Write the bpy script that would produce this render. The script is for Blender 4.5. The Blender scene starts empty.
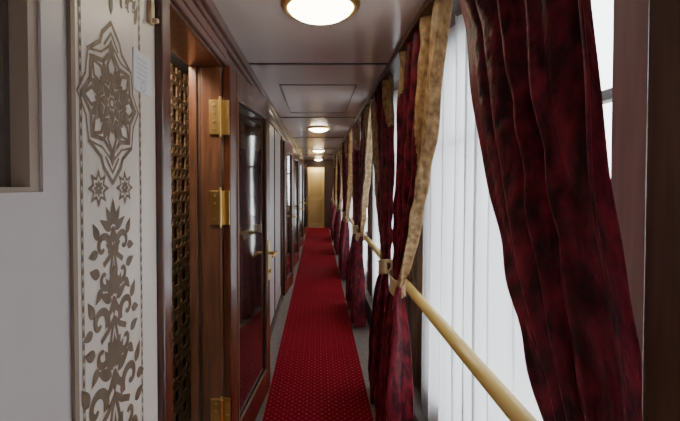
import bpy, bmesh, math, random
from mathutils import Vector, Matrix
random.seed(4)
S=bpy.context.scene
F=400.0; ZC=1.45
# ---------------------------------------------------------------- materials
def newmat(name):
    m=bpy.data.materials.new(name); m.use_nodes=True
    nt=m.node_tree; b=nt.nodes['Principled BSDF']
    return m,nt,b
def N(nt,t,**k):
    n=nt.nodes.new(t)
    for a,v in k.items(): setattr(n,a,v)
    return n
def plain(name,col,rough=.5,metal=0,spec=.5,coat=0):
    m,nt,b=newmat(name)
    b.inputs['Base Color'].default_value=(*col,1); b.inputs['Roughness'].default_value=rough
    b.inputs['Metallic'].default_value=metal; b.inputs['Specular IOR Level'].default_value=spec
    b.inputs['Coat Weight'].default_value=coat; b.inputs['Coat Roughness'].default_value=.12
    return m
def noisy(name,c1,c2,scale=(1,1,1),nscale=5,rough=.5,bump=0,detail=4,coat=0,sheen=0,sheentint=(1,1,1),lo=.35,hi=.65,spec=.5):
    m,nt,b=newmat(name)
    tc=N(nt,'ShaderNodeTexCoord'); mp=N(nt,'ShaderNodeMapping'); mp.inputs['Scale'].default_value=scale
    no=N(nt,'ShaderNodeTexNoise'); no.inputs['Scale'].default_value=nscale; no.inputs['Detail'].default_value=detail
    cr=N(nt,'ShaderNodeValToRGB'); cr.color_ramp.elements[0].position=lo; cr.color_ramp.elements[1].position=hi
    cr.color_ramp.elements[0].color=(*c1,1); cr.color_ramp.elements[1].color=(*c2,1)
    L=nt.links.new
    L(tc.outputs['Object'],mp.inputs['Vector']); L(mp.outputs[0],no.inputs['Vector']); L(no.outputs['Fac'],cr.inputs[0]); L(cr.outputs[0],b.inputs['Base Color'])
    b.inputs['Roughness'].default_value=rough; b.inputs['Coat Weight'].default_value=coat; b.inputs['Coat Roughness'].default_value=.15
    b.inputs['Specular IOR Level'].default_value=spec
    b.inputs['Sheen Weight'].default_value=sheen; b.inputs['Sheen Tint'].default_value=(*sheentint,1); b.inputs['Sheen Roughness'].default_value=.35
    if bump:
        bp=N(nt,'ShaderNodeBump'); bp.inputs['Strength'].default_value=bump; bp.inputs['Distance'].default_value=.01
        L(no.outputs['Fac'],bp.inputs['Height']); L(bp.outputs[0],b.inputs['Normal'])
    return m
WOOD=noisy('mahogany',(.070,.021,.010),(.155,.050,.022),(12,12,1.0),4,.28,.05,6,coat=.7)
WOODL=noisy('mahogany_light',(.12,.052,.028),(.20,.090,.05),(12,12,1.0),4,.32,.05,6,coat=.4)
WOODD=noisy('dark_walnut',(.075,.042,.028),(.13,.075,.05),(10,10,.8),4,.4,.05,6)
PILA=noisy('pilaster_walnut',(.20,.14,.09),(.30,.21,.14),(10,10,.8),4,.4,.05,6)
TAUPE=noisy('taupe_wood',(.56,.46,.34),(.68,.56,.42),(10,10,.6),4,.5,.03,5)
WHITE=noisy('white_laminate',(.62,.57,.565),(.68,.63,.62),(1,1,1),3,.38,0,2)
PANEL=noisy('panel_laminate',(.76,.68,.61),(.82,.74,.67),(1,1,1),3,.35,0,2)
PRINT=plain('print_brown',(.17,.112,.066),.5)
PRINT2=plain('print_grey',(.22,.155,.105),.5)
CEIL=noisy('ceiling_laminate',(.70,.635,.60),(.76,.69,.66),(1,1,1),2,.18,0,2)
STRIP=plain('ceiling_strip',(.12,.11,.12),.35,.6)
BRASS=plain('brass',(.85,.62,.25),.34,1)
RAIL=noisy('rail_beige',(.70,.50,.16),(.78,.57,.20),(2,.6,2),3,.25,0,2,coat=.6)
GREY=plain('grey_metal',(.42,.39,.37),.5,.1)
LINO=noisy('linoleum',(.22,.19,.17),(.30,.26,.23),(1,1,1),30,.5,0,4)
FRET=noisy('fret_wood',(.38,.26,.16),(.50,.35,.22),(10,10,1),4,.4,0,4)
FRETB=plain('fret_back',(.14,.085,.05),.5)
FRAME=plain('window_frame',(.08,.07,.065),.4)
LABEL=plain('label',(.82,.84,.86),.4)
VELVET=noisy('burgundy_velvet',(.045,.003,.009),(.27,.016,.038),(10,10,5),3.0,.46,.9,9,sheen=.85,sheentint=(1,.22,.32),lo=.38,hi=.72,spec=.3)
BROC=noisy('gold_brocade',(.24,.135,.055),(.56,.38,.19),(14,14,8),3,.42,.4,6,sheen=.3,sheentint=(1,.8,.5),lo=.35,hi=.65)
TIE=noisy('tie_gold',(.55,.40,.22),(.72,.56,.34),(30,30,8),3,.5,.3,4)
YEL=plain('cream_yellow',(.74,.58,.28),.4)
def mirrorglass():
    m,nt,b=newmat('door_glass'); b.inputs['Base Color'].default_value=(.04,.022,.018,1); b.inputs['Roughness'].default_value=.06
    b.inputs['Specular IOR Level'].default_value=.8; b.inputs['Coat Weight'].default_value=.7; b.inputs['Coat Roughness'].default_value=.04; return m
MIRR=mirrorglass()
def paneglass():
    m=bpy.data.materials.new('window_glass'); m.use_nodes=True; nt=m.node_tree; nt.nodes.clear()
    o=N(nt,'ShaderNodeOutputMaterial'); mx=N(nt,'ShaderNodeMixShader'); t=N(nt,'ShaderNodeBsdfTransparent'); g=N(nt,'ShaderNodeBsdfGlossy')
    g.inputs['Roughness'].default_value=.03; mx.inputs[0].default_value=.06
    nt.links.new(t.outputs[0],mx.inputs[1]); nt.links.new(g.outputs[0],mx.inputs[2]); nt.links.new(mx.outputs[0],o.inputs[0]); return m
GLASS=paneglass()
def sheermat():
    m=bpy.data.materials.new('sheer_voile'); m.use_nodes=True; nt=m.node_tree; nt.nodes.clear()
    o=N(nt,'ShaderNodeOutputMaterial'); mx=N(nt,'ShaderNodeMixShader'); mx2=N(nt,'ShaderNodeMixShader')
    t=N(nt,'ShaderNodeBsdfTransparent'); d=N(nt,'ShaderNodeBsdfDiffuse'); tr=N(nt,'ShaderNodeBsdfTranslucent')
    d.inputs[0].default_value=(.84,.86,.87,1); tr.inputs[0].default_value=(.83,.86,.89,1)
    mx.inputs[0].default_value=.50; mx2.inputs[0].default_value=.06
    L=nt.links.new
    L(d.outputs[0],mx.inputs[1]); L(tr.outputs[0],mx.inputs[2]); L(mx.outputs[0],mx2.inputs[1]); L(t.outputs[0],mx2.inputs[2]); L(mx2.outputs[0],o.inputs[0]); return m
SHEER=sheermat()
def emis(name,col,s):
    m,nt,b=newmat(name); b.inputs['Base Color'].default_value=(*col,1); b.inputs['Emission Color'].default_value=(*col,1); b.inputs['Emission Strength'].default_value=s; return m
LAMP=emis('lamp_glass',(1,.86,.60),17)
def carpetmat():
    m,nt,b=newmat('red_carpet'); L=nt.links.new
    tc=N(nt,'ShaderNodeTexCoord'); sp=N(nt,'ShaderNodeSeparateXYZ'); L(tc.outputs['Object'],sp.inputs[0])
    def M(op,a,bv=None):
        n=N(nt,'ShaderNodeMath',operation=op)
        for i,v in enumerate((a,bv)):
            if v is None: continue
            if isinstance(v,(int,float)): n.inputs[i].default_value=v
            else: L(v,n.inputs[i])
        return n.outputs[0]
    k=21
    X=M('MULTIPLY',sp.outputs[0],k); Y=M('MULTIPLY',sp.outputs[1],k)
    def cell(ox,oy):
        fx=M('SUBTRACT',M('FRACT',M('ADD',X,ox)),.5); fy=M('SUBTRACT',M('FRACT',M('ADD',Y,oy)),.5)
        return M('ADD',M('ABSOLUTE',fx),M('ABSOLUTE',fy))
    c1=cell(100,100); c2=cell(100.5,100.5)
    dd=M('MAXIMUM',M('LESS_THAN',c1,.14),M('LESS_THAN',c2,.09))
    lines=M('LESS_THAN',M('ABSOLUTE',M('SUBTRACT',c1,.5)),.07)
    no=N(nt,'ShaderNodeTexNoise'); no.inputs['Scale'].default_value=60; L(tc.outputs['Object'],no.inputs['Vector'])
    cr=N(nt,'ShaderNodeValToRGB'); cr.color_ramp.elements[0].color=(.22,.003,.014,1); cr.color_ramp.elements[1].color=(.37,.007,.026,1)
    L(no.outputs['Fac'],cr.inputs[0])
    m0=N(nt,'ShaderNodeMixRGB'); L(lines,m0.inputs[0]); L(cr.outputs[0],m0.inputs[1]); m0.inputs[2].default_value=(.15,.002,.010,1)
    mx=N(nt,'ShaderNodeMixRGB'); L(dd,mx.inputs[0]); L(m0.outputs[0],mx.inputs[1]); mx.inputs[2].default_value=(.38,.085,.06,1)
    L(mx.outputs[0],b.inputs['Base Color']); b.inputs['Roughness'].default_value=.95; b.inputs['Specular IOR Level'].default_value=.1
    return m
CARPET=carpetmat()
# ---------------------------------------------------------------- helpers
def link(o,parent=None):
    S.collection.objects.link(o)
    if parent: o.parent=parent
    return o
def empty(name,loc=(0,0,0),rz=0):
    e=bpy.data.objects.new(name,None); e.location=loc; e.rotation_euler=(0,0,rz); e.empty_display_size=.1; S.collection.objects.link(e); return e
def obj(name,bm,mats,parent=None,smooth=False,bevel=0):
    me=bpy.data.meshes.new(name); bm.normal_update(); bm.to_mesh(me); bm.free()
    if not isinstance(mats,(list,tuple)): mats=[mats]
    for m in mats: me.materials.append(m)
    if smooth:
        for p in me.polygons: p.use_smooth=True
    o=bpy.data.objects.new(name,me); link(o,parent)
    if bevel:
        md=o.modifiers.new('bev','BEVEL'); md.width=bevel; md.segments=2; md.limit_method='ANGLE'
    return o
def abox(bm,x0,x1,y0,y1,z0,z1,mi=0):
    v=[bm.verts.new((x,y,z)) for x in (x0,x1) for y in (y0,y1) for z in (z0,z1)]
    for f in ((0,1,3,2),(4,6,7,5),(0,4,5,1),(2,3,7,6),(0,2,6,4),(1,5,7,3)):
        fc=bm.faces.new([v[i] for i in f]); fc.material_index=mi
def boxes(name,lst,mats,parent=None,bevel=0):
    bm=bmesh.new()
    for b in lst: abox(bm,*b)
    return obj(name,bm,mats,parent,False,bevel)
def cyl(bm,p,q,r,n=16,mi=0,r2=None):
    p=Vector(p);q=Vector(q);d=q-p; L=d.length
    M=Matrix.Translation((p+q)/2)@d.to_track_quat('Z','Y').to_matrix().to_4x4()
    g=bmesh.ops.create_cone(bm,cap_ends=True,segments=n,radius1=r,radius2=r if r2 is None else r2,depth=L,matrix=M)
    for v in g['verts']:
        for f in v.link_faces: f.material_index=mi
# ---------------------------------------------------------------- room shell
XL=-.45; XR=.60; HC=2.15; Y0=-2.6; Y1=12.6
boxes('floor',[(-1.6,.72,Y0,Y1+.9,-.06,0)],LINO)
boxes('carpet_runner',[(-.335,.335,Y0+.05,Y1-.02,.001,.012)],CARPET)
boxes('ceiling',[(-1.6,.72,Y0,Y1+.9,HC,HC+.05)],CEIL)
bl=[(-.43,.44,y,y+.022,HC-.006,HC+.001) for y in (.42,2.37,4.33,6.3,8.26,10.2)]
boxes('trim_1',bl,STRIP)
hy0,hy1,hx=2.89,4.05,.28
boxes('ceiling_hatch',[(-hx,hx,hy0,hy0+.012,HC-.004,HC+.001),(-hx,hx,hy1,hy1+.012,HC-.004,HC+.001),(-hx,-hx+.009,hy0,hy1,HC-.004,HC+.001),(hx-.009,hx,hy0,hy1,HC-.004,HC+.001)],STRIP)
WT=-.60
lw=bmesh.new()
def seg(y0,y1,z0=0,z1=HC,mi=0,x=XL): abox(lw,WT,x,y0,y1,z0,z1,mi)
seg(Y0,.30); seg(.30,.655,0,1.434); seg(.30,.655,2.12,HC); seg(.655,1.20)
seg(1.20,1.88,2.0,HC,1); 
seg(1.88,3.35,0,HC,1); seg(3.35,4.85,0,HC,0); seg(4.85,5.6,0,HC,1); seg(5.6,6.4,0,HC,0); seg(6.4,7.3,0,HC,1); seg(7.3,8.3,0,HC,0); seg(8.3,9.3,0,HC,1); seg(9.3,10.3,0,HC,0); seg(10.3,Y1,0,HC,1)
obj('wall_left',lw,[WHITE,WOOD])
boxes('wall_compartment',[(-1.55,-1.5,.1,3.0,0,HC),(-1.5,WT,.1,.15,0,HC),(-1.5,WT,2.95,3.0,0,HC)],FRETB)
nb=bmesh.new()
abox(nb,-.53,-.50,.30,.655,1.434,2.12,0)
abox(nb,-.50,-.455,.632,.655,1.434,2.12,1); abox(nb,-.50,-.455,.30,.632,1.434,1.442,1)
abox(nb,-.50,-.485,.620,.632,1.442,2.12,2)
obj('window_corridor_cabinet',nb,[plain('dusk_pane',(.34,.27,.20),.3),plain('pane_frame',(.42,.33,.26),.4),plain('pane_edge',(.17,.14,.12),.4)])
cb=bmesh.new()
abox(cb,XL-.01,-.405,Y0,Y1,2.10,HC-.001); abox(cb,XL-.01,-.42,Y0,Y1,2.07,2.10); abox(cb,XL-.01,-.435,1.10,Y1,2.0,2.07)
obj('trim_2',cb,WOOD,None,False,.006)
boxes('trim_3',[(.41,.60,Y0,Y1,2.12,HC-.001)],WOODD,None,.006)
boxes('baseboard_left',[(XL-.01,XL+.012,Y0,1.10,0,.09),(XL-.01,XL+.012,3.0,Y1,0,.09)],WOODD)
C=[-.58+1.96*k for k in range(7)]
rw=bmesh.new(); zs0,zs1=.36,2.06; hw=.56; hf=.72
abox(rw,XR,XR+.1,Y0,Y1,0,zs0,1); abox(rw,XR,XR+.1,Y0,Y1,zs1,HC,1)
prev=Y0
for c in C:
    abox(rw,XR,XR+.1,prev,c-hw,zs0,zs1,0); prev=c+hf
abox(rw,XR,XR+.1,prev,Y1,zs0,zs1,0)
obj('wall_right',rw,[TAUPE,GREY])
boxes('trim_4',[(XR-.03,XR+.01,c-.84,c-.68,.2,2.12) for c in C]+[(XR-.03,XR+.01,c-.925,c-.88,.2,2.12) for c in C],PILA,None,.006)
boxes('baseboard_right',[(.52,XR+.01,Y0,Y1,0,.20)],GREY,None,.01)
for i,c in enumerate(C):
    e=empty('window_%d'%(i+1),(XR+.05,c,1.21))
    t=.022
    bm=bmesh.new(); hz=.85
    abox(bm,-.02,.02,-hw,hf,-hz,-hz+t); abox(bm,-.02,.02,-hw,hf,hz-t,hz); abox(bm,-.02,.02,-hw,-hw+t,-hz,hz); abox(bm,-.02,.02,hf-t,hf,-hz,hz)
    abox(bm,-.015,.015,-hw,hf,.42,.445)
    obj('frame',bm,FRAME,e,False,.003)
    bm=bmesh.new(); abox(bm,-.002,.002,-hw+t,hf-t,-hz+t,hz-t); obj('pane',bm,GLASS,e)
eb=bmesh.new()
abox(eb,-1.6,-.33,Y1,Y1+.05,0,HC); abox(eb,.20,.72,Y1,Y1+.05,0,HC); abox(eb,-.33,.20,Y1,Y1+.05,1.92,HC)
obj('wall_back',eb,WOODD)
boxes('wall_vestibule',[(-1.6,.72,Y1+.85,Y1+.9,0,HC),(-1.0,-.95,Y1+.05,Y1+.85,0,HC),(.67,.72,Y1+.05,Y1+.85,0,HC)],YEL)
boxes('wall_front',[(-1.6,.72,Y0-.05,Y0,0,HC)],WHITE)
e=empty('door_9',(-.06,Y1+.5,0))
bm=bmesh.new(); abox(bm,-.26,.26,0,.04,.0,1.9,0); abox(bm,-.19,.19,-.012,0,.12,.85,1); abox(bm,-.19,.19,-.012,0,.98,1.78,1); obj('leaf',bm,[YEL,plain('door_panel_yel',(.62,.46,.20),.4)],e,False,.004)
bm=bmesh.new(); cyl(bm,(.2,-.05,.95),(.2,0,.95),.012); cyl(bm,(.2,-.05,.95),(.1,-.05,.95),.009); obj('handle',bm,BRASS,e)
# ---------------------------------------------------------------- doorway casing and jambs
e=empty('door_frame',(0,0,0))
bm=bmesh.new()
abox(bm,XL-.01,XL+.022,1.105,1.155,0,2.07); abox(bm,XL-.01,XL+.012,1.155,1.20,0,2.03); abox(bm,XL-.15,XL+.002,1.195,1.215,0,2.0)
abox(bm,XL-.15,XL+.002,1.20,1.88,1.985,2.005)
abox(bm,XL-.01,XL+.02,1.155,1.90,2.03,2.08); abox(bm,XL-.01,XL+.01,1.20,1.90,2.0,2.03)
obj('casing',bm,WOOD,e,False,.006)
bm=bmesh.new()
abox(bm,-.600,-.563,1.862,1.885,0,1.985,1); abox(bm,-.563,-.545,1.872,1.885,0,1.985,0); abox(bm,-.545,-.452,1.866,1.885,0,1.985,1)
obj('hinge_jamb',bm,[WOODD,WOODL],e,False,.004)
for z in (1.75,1.33,.35):
    bm=bmesh.new()
    abox(bm,-.505,-.458,1.858,1.866,z-.080,z+.080)
    cyl(bm,(-.452,1.853,z-.082),(-.452,1.853,z+.082),.0085)
    for q in (-.055,-.02,.02,.055):
        cyl(bm,(-.482,1.859,z+q),(-.482,1.854,z+q),.006,10)
    cyl(bm,(-.452,1.853,z+.082),(-.452,1.853,z+.094),.006); cyl(bm,(-.452,1.853,z-.094),(-.452,1.853,z-.082),.006)
    obj('hinge_plate',bm,BRASS,e,False,.0015)
def leaf(name,x,y,ang,w,z0,z1,glass=True,hinges=False,handle=True,mat=WOOD):
    e=empty(name,(x,y,0),ang); T=.034
    bm=bmesh.new(); st=.10 if w>.6 else .08
    abox(bm,0,T,0,st,z0,z1); abox(bm,0,T,w-st,w,z0,z1)
    abox(bm,0,T,st,w-st,z0,z0+.16); abox(bm,0,T,st,w-st,z1-.12,z1)
    obj('stiles',bm,mat,e,False,.004)
    bm=bmesh.new(); m=.018
    a,b,c,d=st,w-st,z0+.16,z1-.12
    abox(bm,T-.008,T+.006,a,a+m,c,d);abox(bm,T-.008,T+.006,b-m,b,c,d);abox(bm,T-.008,T+.006,a+m,b-m,c,c+m);abox(bm,T-.008,T+.006,a+m,b-m,d-m,d)
    obj('bead',bm,WOODL,e,False,.004)
    bm=bmesh.new(); abox(bm,T/2-.004,T/2+.006,a,b,c,d); obj('glass',bm,MIRR if glass else mat,e)
    if handle:
        bm=bmesh.new(); hy=w-.045
        abox(bm,T,T+.005,hy-.02,hy+.02,.80,1.06)
        cyl(bm,(T,hy,.98),(T+.055,hy,.98),.011); cyl(bm,(T+.052,hy+.005,.98),(T+.052,hy-.11,.975),.010,12,0,.007)
        cyl(bm,(T,hy,.86),(T+.02,hy,.86),.013)
        abox(bm,.004,T-.004,w,w+.003,.85,1.05)
        obj('handle',bm,BRASS,e,False,.0015)
    if hinges:
        for z in (1.75,1.33,.35):
            bm=bmesh.new(); abox(bm,-.002,T-.002,-.012,-.004,z-.080,z+.080)
            for q in (-.05,0,.05): cyl(bm,(.018,-.012,z+q),(.018,-.016,z+q),.005,10)
            obj('hinge',bm,BRASS,e)
    return e
leaf('door_1',-.444,1.878,-math.atan2(.085,.8),.82,.06,1.99,True,True)
leaf('door_2',-.440,4.9,-.10,.62,.05,1.95,True)
leaf('door_3',-.440,6.5,-.12,.62,.05,1.95,True)
leaf('door_4',-.440,8.4,-.14,.62,.05,1.95,True)
leaf('door_5',-.440,10.4,-.16,.62,.05,1.95,True)
cas=[]
for a in (3.33,4.83,5.58,6.38,7.28,8.28,9.28,10.28):
    cas.append((XL-.005,XL+.018,a,a+.07,0,2.0))
boxes('trim_5',cas,WOOD,None,.005)
boxes('wall_panel_moulding',[(XL-.004,XL+.008,3.42,3.44,.2,1.95),(XL-.004,XL+.008,4.1,4.12,.0,2.0),(XL-.004,XL+.008,4.76,4.78,.2,1.95)],WOODD)
def strk(bm,pts,w,conv,closed=False,w2=None):
    n=len(pts); rng=n if closed else n-1
    for i in range(rng):
        a=Vector(pts[i]); b=Vector(pts[(i+1)%n]); d=b-a
        if d.length<1e-6: continue
        d.normalize(); p=Vector((-d.y,d.x))
        wa=w if w2 is None else w+(w2-w)*i/rng; wb=w if w2 is None else w+(w2-w)*(i+1)/rng
        e=d*wa*.35
        q=[a-e-p*wa/2,b+e-p*wb/2,b+e+p*wb/2,a-e+p*wa/2]
        bump_layer()
        bm.faces.new([bm.verts.new(conv(v)) for v in q])
LAY=[0]
def bump_layer(): LAY[0]=(LAY[0]+1)%89
def fill(bm,pts,conv):
    bump_layer()
    A=sum(pts[i][0]*pts[(i+1)%len(pts)][1]-pts[(i+1)%len(pts)][0]*pts[i][1] for i in range(len(pts)))
    if A<0: pts=pts[::-1]
    bm.faces.new([bm.verts.new(conv(Vector(p))) for p in pts])
e=empty('fretwork_door')
boxes('back_panel',[(-.815,-.795,1.55,2.85,0,2.1)],FRETB,e)
bm=bmesh.new(); cv=lambda v:(-.782+LAY[0]*1e-5,v.x,v.y)
cs=.13
for i in range(10):
    for j in range(16):
        cx=1.55+cs*(i+.5); cz=.0+cs*(j+.5); 
        if cx>2.8: continue
        for k in range(8):
            a1=k*math.pi/4+math.pi/8; a2=(k+3)*math.pi/4+math.pi/8
            strk(bm,[(cx+.5*cs*math.cos(a1)*1.05,cz+.5*cs*math.sin(a1)*1.05),(cx+.5*cs*math.cos(a2)*1.05,cz+.5*cs*math.sin(a2)*1.05)],.012,cv)
o=obj('lattice',bm,FRET,e); md=o.modifiers.new('s','SOLIDIFY'); md.thickness=.010; md.offset=-1
boxes('stile',[(-.795,-.772,2.42,2.48,0,2.1),(-.795,-.772,1.55,1.60,0,2.1)],WOOD,e,.003)
e=empty('compartment_fill_light',(-.69,1.62,HC))  # added fill light with invented fixture, brightens the dark fretwork and jamb
bm=bmesh.new(); cyl(bm,(0,0,-.03),(0,0,0),.085,28); obj('fill_housing',bm,BRASS,e,False,.004)
bm=bmesh.new(); cyl(bm,(0,0,-.075),(0,0,-.030),.072,28); obj('fill_emitter',bm,emis('compartment_fill_glow',(1,.85,.66),110),e)  # glowing part of the added fill
# ---------------------------------------------------------------- decorative printed wall panel
e=empty('ornamental_wall_panel')
boxes('board',[(XL-.004,XL+.004,.735,1.10,.0,2.07)],PANEL,e)
boxes('edge_strip',[(XL-.004,XL+.007,.722,.735,0,2.07)],plain('edge_taupe_shade',(.30,.23,.17)),e)  # panel border; its taupe also paints in the shadow line at the step
PX=XL+.0046
cv=lambda v:(PX+LAY[0]*6e-6,v.x,v.y)
YC=.868
def pol(cx,cz,r,a): return (cx+r*math.sin(a),cz+r*math.cos(a))
def leafshape(cx,cz,ang,L,W,bm=None,n=10):
    pts=[]
    for i in range(n+1):
        t=i/n; w=W/2*math.sin(math.pi*t**.75)*(1-.25*t); pts.append((t*L,w))
    for i in range(n-1,0,-1):
        t=i/n; w=W/2*math.sin(math.pi*t**.75)*(1-.25*t); pts.append((t*L,-w))
    s,c=math.sin(ang),math.cos(ang)
    fill(bm,[(cx+p[0]*s+p[1]*c,cz+p[0]*c-p[1]*s) for p in pts],cv)
def star(bm,cx,cz,R,r,n,w,rot=0,sy=1):
    pts=[]
    for k in range(2*n):
        a=k*math.pi/n+rot; q=R if k%2==0 else r
        pts.append((cx+q*math.sin(a),cz+q*math.cos(a)*sy))
    strk(bm,pts,w,cv,True)
def ring(bm,cx,cz,r,w,n=24,sy=1): strk(bm,[(cx+r*math.sin(i*2*math.pi/n),cz+r*sy*math.cos(i*2*math.pi/n)) for i in range(n)],w,cv,True)
MZ=1.62
g=bmesh.new()
ring(g,YC,MZ,.010,.006)
for k in range(8):
    a=k*math.pi/4
    leafshape(YC+.014*math.sin(a),MZ+.014*math.cos(a),a,.036,.024,g)
    leafshape(YC+.046*math.sin(a+math.pi/8),MZ+.046*math.cos(a+math.pi/8),a+math.pi/8,.044,.030,g)
    for s in (-1,1):
        strk(g,[pol(YC,MZ,.104,a),pol(YC,MZ,.080,a+s*.22),pol(YC,MZ,.060,a+s*.16),pol(YC,MZ,.045,a)],.0075,cv)
star(g,YC,MZ,.062,.040,8,.0075)
star(g,YC,MZ,.110,.088,8,.010)
star(g,YC,MZ,.126,.106,8,.005)
for s in (-1,1):
    strk(g,[(YC-.089,MZ+s*.089),(YC-.045,MZ+s*.118),(YC-.035,MZ+s*.14),(YC,MZ+s*.172),(YC+.035,MZ+s*.14),(YC+.045,MZ+s*.118),(YC+.089,MZ+s*.089)],.009,cv)
    strk(g,[(YC-.028,MZ+s*.118),(YC,MZ+s*.150),(YC+.028,MZ+s*.118)],.006,cv)
    leafshape(YC,MZ+s*.10,0 if s>0 else math.pi,.038,.024,g)
for cy in (.812,.922):
    star(g,cy,1.437,.032,.020,8,.0055); star(g,cy,1.437,.014,.007,8,.005); ring(g,cy,1.437,.005,.005,12)
    for k in range(8): leafshape(cy+.024*math.sin(k*math.pi/4),1.437+.024*math.cos(k*math.pi/4),k*math.pi/4,.016,.010,g)
def curl(bm,cx,cz,r,a0,turn,sgn,w0,w1,n=26):
    pts=[]
    for i in range(n+1):
        t=i/n; a=a0+sgn*turn*t; rr=r*(1-.82*t); pts.append((cx+rr*math.sin(a),cz+rr*math.cos(a)))
    strk(bm,pts,w0,cv,False,w1); return pts
for y in (.750,.757,1.0,1.007): strk(g,[(y,.1),(y,2.05)],.0018,cv)
zz=.12
while zz<2.05:
    leafshape(.7535,zz,0,.02,.006,g); leafshape(1.0035,zz,0,.02,.006,g); zz+=.024
for s in (-1,1):
    for (dx,z0,r) in ((.085,1.93,.035),(.05,1.985,.03),(.10,1.865,.026),(.03,1.92,.024),(.065,1.86,.022)):
        curl(g,YC+s*dx,z0,r,-s*2.2,5.6,s,.009,.004)
        leafshape(YC+s*dx,z0,s*.6,r*1.3,.014,g)
    leafshape(YC+s*.11,1.83,s*.3,.06,.018,g); leafshape(YC+s*.02,1.85,s*.5,.06,.02,g)
leafshape(YC,1.81,0,.07,.02,g)
obj('medallion_print',g,PRINT2,e)
h=bmesh.new()
def motif(z0,sc,wd=1.0):
    X=lambda s,v: YC+s*v*sc*wd
    leafshape(YC,z0+.150*sc,0,.062*sc,.028*sc,h)
    for s in (-1,1):
        leafshape(X(s,.006),z0+.148*sc,s*.55,.054*sc,.024*sc,h)
        leafshape(X(s,.010),z0+.138*sc,s*1.05,.056*sc,.024*sc,h)
        curl(h,X(s,.060),z0+.104*sc,.032*sc,-s*1.9,5.4,s,.019*sc,.009*sc)
        strk(h,[(YC,z0+.140*sc),(X(s,.014),z0+.118*sc),(X(s,.032),z0+.105*sc)],.014*sc,cv)
        leafshape(X(s,.082),z0+.122*sc,s*.5,.044*sc,.025*sc,h)
        leafshape(X(s,.086),z0+.095*sc,s*1.7,.036*sc,.024*sc,h)
        curl(h,X(s,.050),z0+.036*sc,.032*sc,-s*1.2,5.2,-s,.019*sc,.009*sc)
        strk(h,[(X(s,.052),z0+.066*sc),(X(s,.026),z0+.078*sc),(YC,z0+.098*sc)],.013*sc,cv)
        leafshape(X(s,.078),z0+.046*sc,s*1.2,.042*sc,.026*sc,h)
        leafshape(X(s,.066),z0+.016*sc,s*2.4,.040*sc,.024*sc,h)
        strk(h,[(YC,z0-.005*sc),(X(s,.014),z0+.022*sc),(X(s,.018),z0+.045*sc),(X(s,.010),z0+.072*sc),(YC,z0+.100*sc)],.010*sc,cv)
    leafshape(YC,z0+.012*sc,0,.060*sc,.013*sc,h)
    fill(h,[(YC-.009*sc,z0+.120*sc),(YC,z0+.102*sc),(YC+.009*sc,z0+.120*sc),(YC,z0+.142*sc)],cv)
motif(1.215,.95,.75); motif(1.055,1.0,.95); motif(.865,1.2,1.0); motif(.65,1.2); motif(.435,1.2); motif(.22,1.2)
obj('arabesque_print',h,PRINT,e)
e=empty('notice_sticker')
bm=bmesh.new(); abox(bm,XL+.004,XL+.0065,.968,1.072,1.675,1.775); obj('card',bm,LABEL,e,False,.001)
bm=bmesh.new()
cv2=lambda v:(XL+.0070,v.x,v.y)
for i in range(5): strk(bm,[(.985,1.755-i*.012),(1.04+.015*random.random(),1.755-i*.012)],.0016,cv2)
for i in range(20):
    a=i*math.pi/10; b=(i+1)*math.pi/10
    strk(bm,[(1.02+.012*math.sin(a),1.690+.012*math.cos(a)),(1.02+.012*math.sin(b),1.690+.012*math.cos(b))],.002,cv2)
obj('lettering',bm,plain('ink',(.4,.45,.52),.5),e)
bm=bmesh.new(); abox(bm,XL+.004,XL+.016,1.05,1.075,1.865,1.925); abox(bm,XL+.012,XL+.03,1.056,1.069,1.868,1.880); obj('wall_hook',bm,TIE,None,False,.003)
# ---------------------------------------------------------------- ceiling lamps
for y in (1.60,5.19,8.78,12.2,-2.0):
    e=empty('ceiling_lamp',(0.01,y,HC))
    bm=bmesh.new(); prof=[(.0,-.058),(.035,-.056),(.07,-.049),(.10,-.038),(.122,-.024),(.132,-.010)]
    n=40; rows=[]
    for r,z in prof: rows.append([bm.verts.new((r*math.cos(i*2*math.pi/n),r*math.sin(i*2*math.pi/n),z)) for i in range(n)] if r>0 else [bm.verts.new((0,0,z))])
    for a,b in zip(rows[:-1],rows[1:]):
        for i in range(n):
            if len(a)==1: bm.faces.new([a[0],b[(i+1)%n],b[i]])
            else: bm.faces.new([a[i],a[(i+1)%n],b[(i+1)%n],b[i]])
    obj('glass_dome',bm,LAMP,e,True)
    bm=bmesh.new(); pr=[(.128,-.012),(.136,-.020),(.146,-.018),(.154,-.008),(.158,0)]; rows=[]
    for r,z in pr: rows.append([bm.verts.new((r*math.cos(i*2*math.pi/n),r*math.sin(i*2*math.pi/n),z)) for i in range(n)])
    for a,b in zip(rows[:-1],rows[1:]):
        for i in range(n): bm.faces.new([a[i],a[(i+1)%n],b[(i+1)%n],b[i]])
    obj('brass_rim',bm,BRASS,e,True)
# ---------------------------------------------------------------- handrail
RX=.507; RZ=.860
e=empty('handrail')
bm=bmesh.new(); cyl(bm,(RX,Y0+.1,RZ),(RX,Y1-.1,RZ),.026,24); o=obj('rail',bm,RAIL,e,True)
bm=bmesh.new()
for c in C:
    cyl(bm,(RX,c-.69,RZ),(XR-.02,c-.69,RZ),.012); cyl(bm,(XR-.035,c-.69,RZ),(XR-.02,c-.69,RZ),.03)
obj('brackets',bm,BRASS,e)
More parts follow.
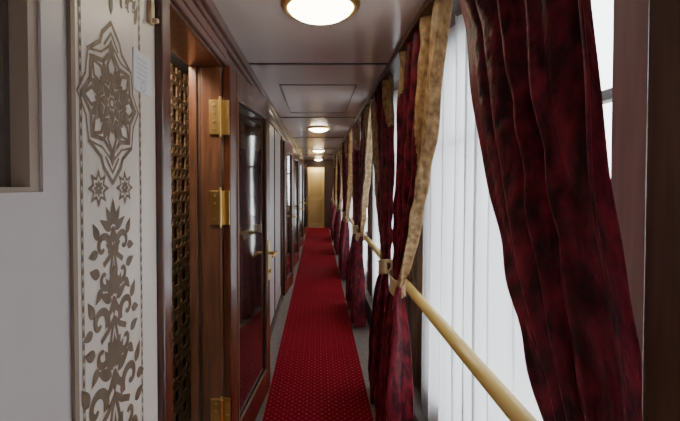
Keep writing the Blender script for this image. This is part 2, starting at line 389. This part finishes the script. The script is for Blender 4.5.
# ---------------------------------------------------------------- curtains
P=[(2.12,.05,.655),(1.97,.10,.668),(1.70,.205,.70),(1.48,.32,.738),(1.245,.45,.795),(1.10,.55,.825),(.986,.63,.845),(.90,.715,.855),(.80,.66,.88),(.5,.56,.93),(.03,.50,.97)]
PXX=[(2.12,.455,.034),(1.5,.455,.036),(1.1,.445,.030),(.95,.436,.020),(.90,.434,.018),(.82,.42,.03),(.5,.410,.058),(.03,.405,.070)]
def interp(T,z,k):
    if z>=T[0][0]: return T[0][k]
    for a,b in zip(T[:-1],T[1:]):
        if b[0]<=z<=a[0]:
            t=(a[0]-z)/(a[0]-b[0]); return a[k]+(b[k]-a[k])*t
    return T[-1][k]
def sm(T,z,k,h=.05):
    return (interp(T,z-h,k)+2*interp(T,z,k)+interp(T,z+h,k))/4
def drape(c,side,tan,seed,wide=0.0):
    rnd=random.Random(seed)
    e=empty('velvet_curtain',(0,c,0))
    bm=bmesh.new(); nu,nv=150,120; nf=4.4+wide*5; ph=rnd.random()*6; p2=rnd.random()*6
    rows=[]
    for j in range(nv+1):
        z=2.12-(2.12-.03)*j/nv; row=[]
        di=sm(P,z,1) ; do=sm(P,z,2)+wide*max(0,min(1,(z-.92)/.7)); xc=sm(PXX,z,1); am=sm(PXX,z,2)*(1+wide)
        for i in range(nu+1):
            u=i/nu; d=di+(do-di)*u
            ww=math.sin(2*math.pi*nf*u+ph+.9*math.sin(5.2*u+p2+z*.7))
            w=math.copysign(abs(ww)**.8,ww)
            fade=.6+.4*math.sin(7*u+p2*2+z*.8)
            edge=min(1,(1-u)*8+.35)
            x=xc+am*edge*(.72*w+.28*fade*math.sin(2*math.pi*nf*2.1*u+p2+z*1.2))
            x+=.005*math.sin(9*z+9*u+ph)*math.sin(3*z+p2)
            x+=.0045*math.sin(26*z+17*u+3*math.sin(8*u+5*z))*math.sin(13*u+4*z+ph)
            d+=.010*math.sin(2*math.pi*nf*u+1.2)*(1 if z>.95 else 2)
            d+=.008*math.sin(z*7+ph)*(1-u)*(0 if .8<z<1 else 1)
            zz=z
            if j==nv: zz+=.01*math.sin(9*u)
            lim=RX-.033+max(0,abs(z-RZ)-.06)*.5
            x=min(x,lim)
            row.append(bm.verts.new((x,side*d,zz)))
        rows.append(row)
    for j in range(nv):
        z=2.12-(2.12-.03)*(j+.5)/nv
        for i in range(nu):
            f=bm.faces.new([rows[j][i],rows[j][i+1],rows[j+1][i+1],rows[j+1][i]])
            u=(i+.5)/nu
            if tan and u<(.36-.22*max(0,(2.1-z)/1.2)) and z>.90: f.material_index=1
            if tan and z>1.80 and u>.88-.10*(z-1.8)/.3: f.material_index=1
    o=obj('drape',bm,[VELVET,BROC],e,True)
    md=o.modifiers.new('s','SOLIDIFY'); md.thickness=.003
    bm=bmesh.new(); n=28; yc=side*.785; rows=[]
    for (dz,k) in ((-.045,1.02),(-.03,.97),(0,.93),(.03,.98),(.045,1.06)):
        rows.append([bm.verts.new((min(.432+.044*k*math.cos(t*2*math.pi/n),RX-.030),yc+.082*k*math.sin(t*2*math.pi/n),.905+dz+side*.02*math.sin(t*2*math.pi/n))) for t in range(n)])
    for a,b in zip(rows[:-1],rows[1:]):
        for i in range(n): bm.faces.new([a[i],a[(i+1)%n],b[(i+1)%n],b[i]])
    o=obj('tieback',bm,TIE,e,True); md=o.modifiers.new('s','SOLIDIFY'); md.thickness=.004
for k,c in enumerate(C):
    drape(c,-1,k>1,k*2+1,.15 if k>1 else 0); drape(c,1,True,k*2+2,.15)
for k,c in enumerate(C):
    bm=bmesh.new(); nu,nv=300,30; rows=[]
    for j in range(nv+1):
        z=2.11-1.89*j/nv; row=[]
        for i in range(nu+1):
            u=i/nu; ph=2*math.pi*9*u+1.8*math.sin(u*11+k)+.5*math.sin(z*3+4*u)
            y=-.51+1.22*u+.018*math.sin(2*ph+.5)
            x=.566+.021*math.sin(ph)+.003*math.sin(2*math.pi*27*u+z)
            row.append(bm.verts.new((x,y,z)))
        rows.append(row)
    for j in range(nv):
        for i in range(nu): bm.faces.new([rows[j][i],rows[j][i+1],rows[j+1][i+1],rows[j+1][i]])
    o=obj('sheer_curtain',bm,SHEER,None,True); o.location=(0,c,0)
# ---------------------------------------------------------------- outside ground + world
boxes('ground_outside',[(.9,30,-20,30,-1.3,-1.2)],noisy('gravel',(.36,.35,.34),(.5,.49,.47),(1,1,1),6,.9))
w=bpy.data.worlds.new('sky'); S.world=w; w.use_nodes=True
bg=w.node_tree.nodes['Background']; bg.inputs[0].default_value=(.93,.965,1,1); bg.inputs[1].default_value=6.6
l=bpy.data.lights.new('vestibule_lamp','POINT'); l.energy=20; l.color=(1,.88,.62); l.shadow_soft_size=.08
o=bpy.data.objects.new('vestibule_lamp',l); o.location=(-.05,Y1+.25,2.0); S.collection.objects.link(o)
# ---------------------------------------------------------------- camera
cam=bpy.data.cameras.new('camera'); co=bpy.data.objects.new('camera',cam); S.collection.objects.link(co)
cam.sensor_width=36; cam.sensor_fit='HORIZONTAL'; cam.lens=36*F/680; cam.clip_start=.02
p=math.radians(1.2); co.location=(0,0,ZC); co.rotation_euler=(math.pi/2-p,0,0)
cam.shift_x=22/680; cam.shift_y=-(28.5-F*math.tan(p))/680
S.camera=co
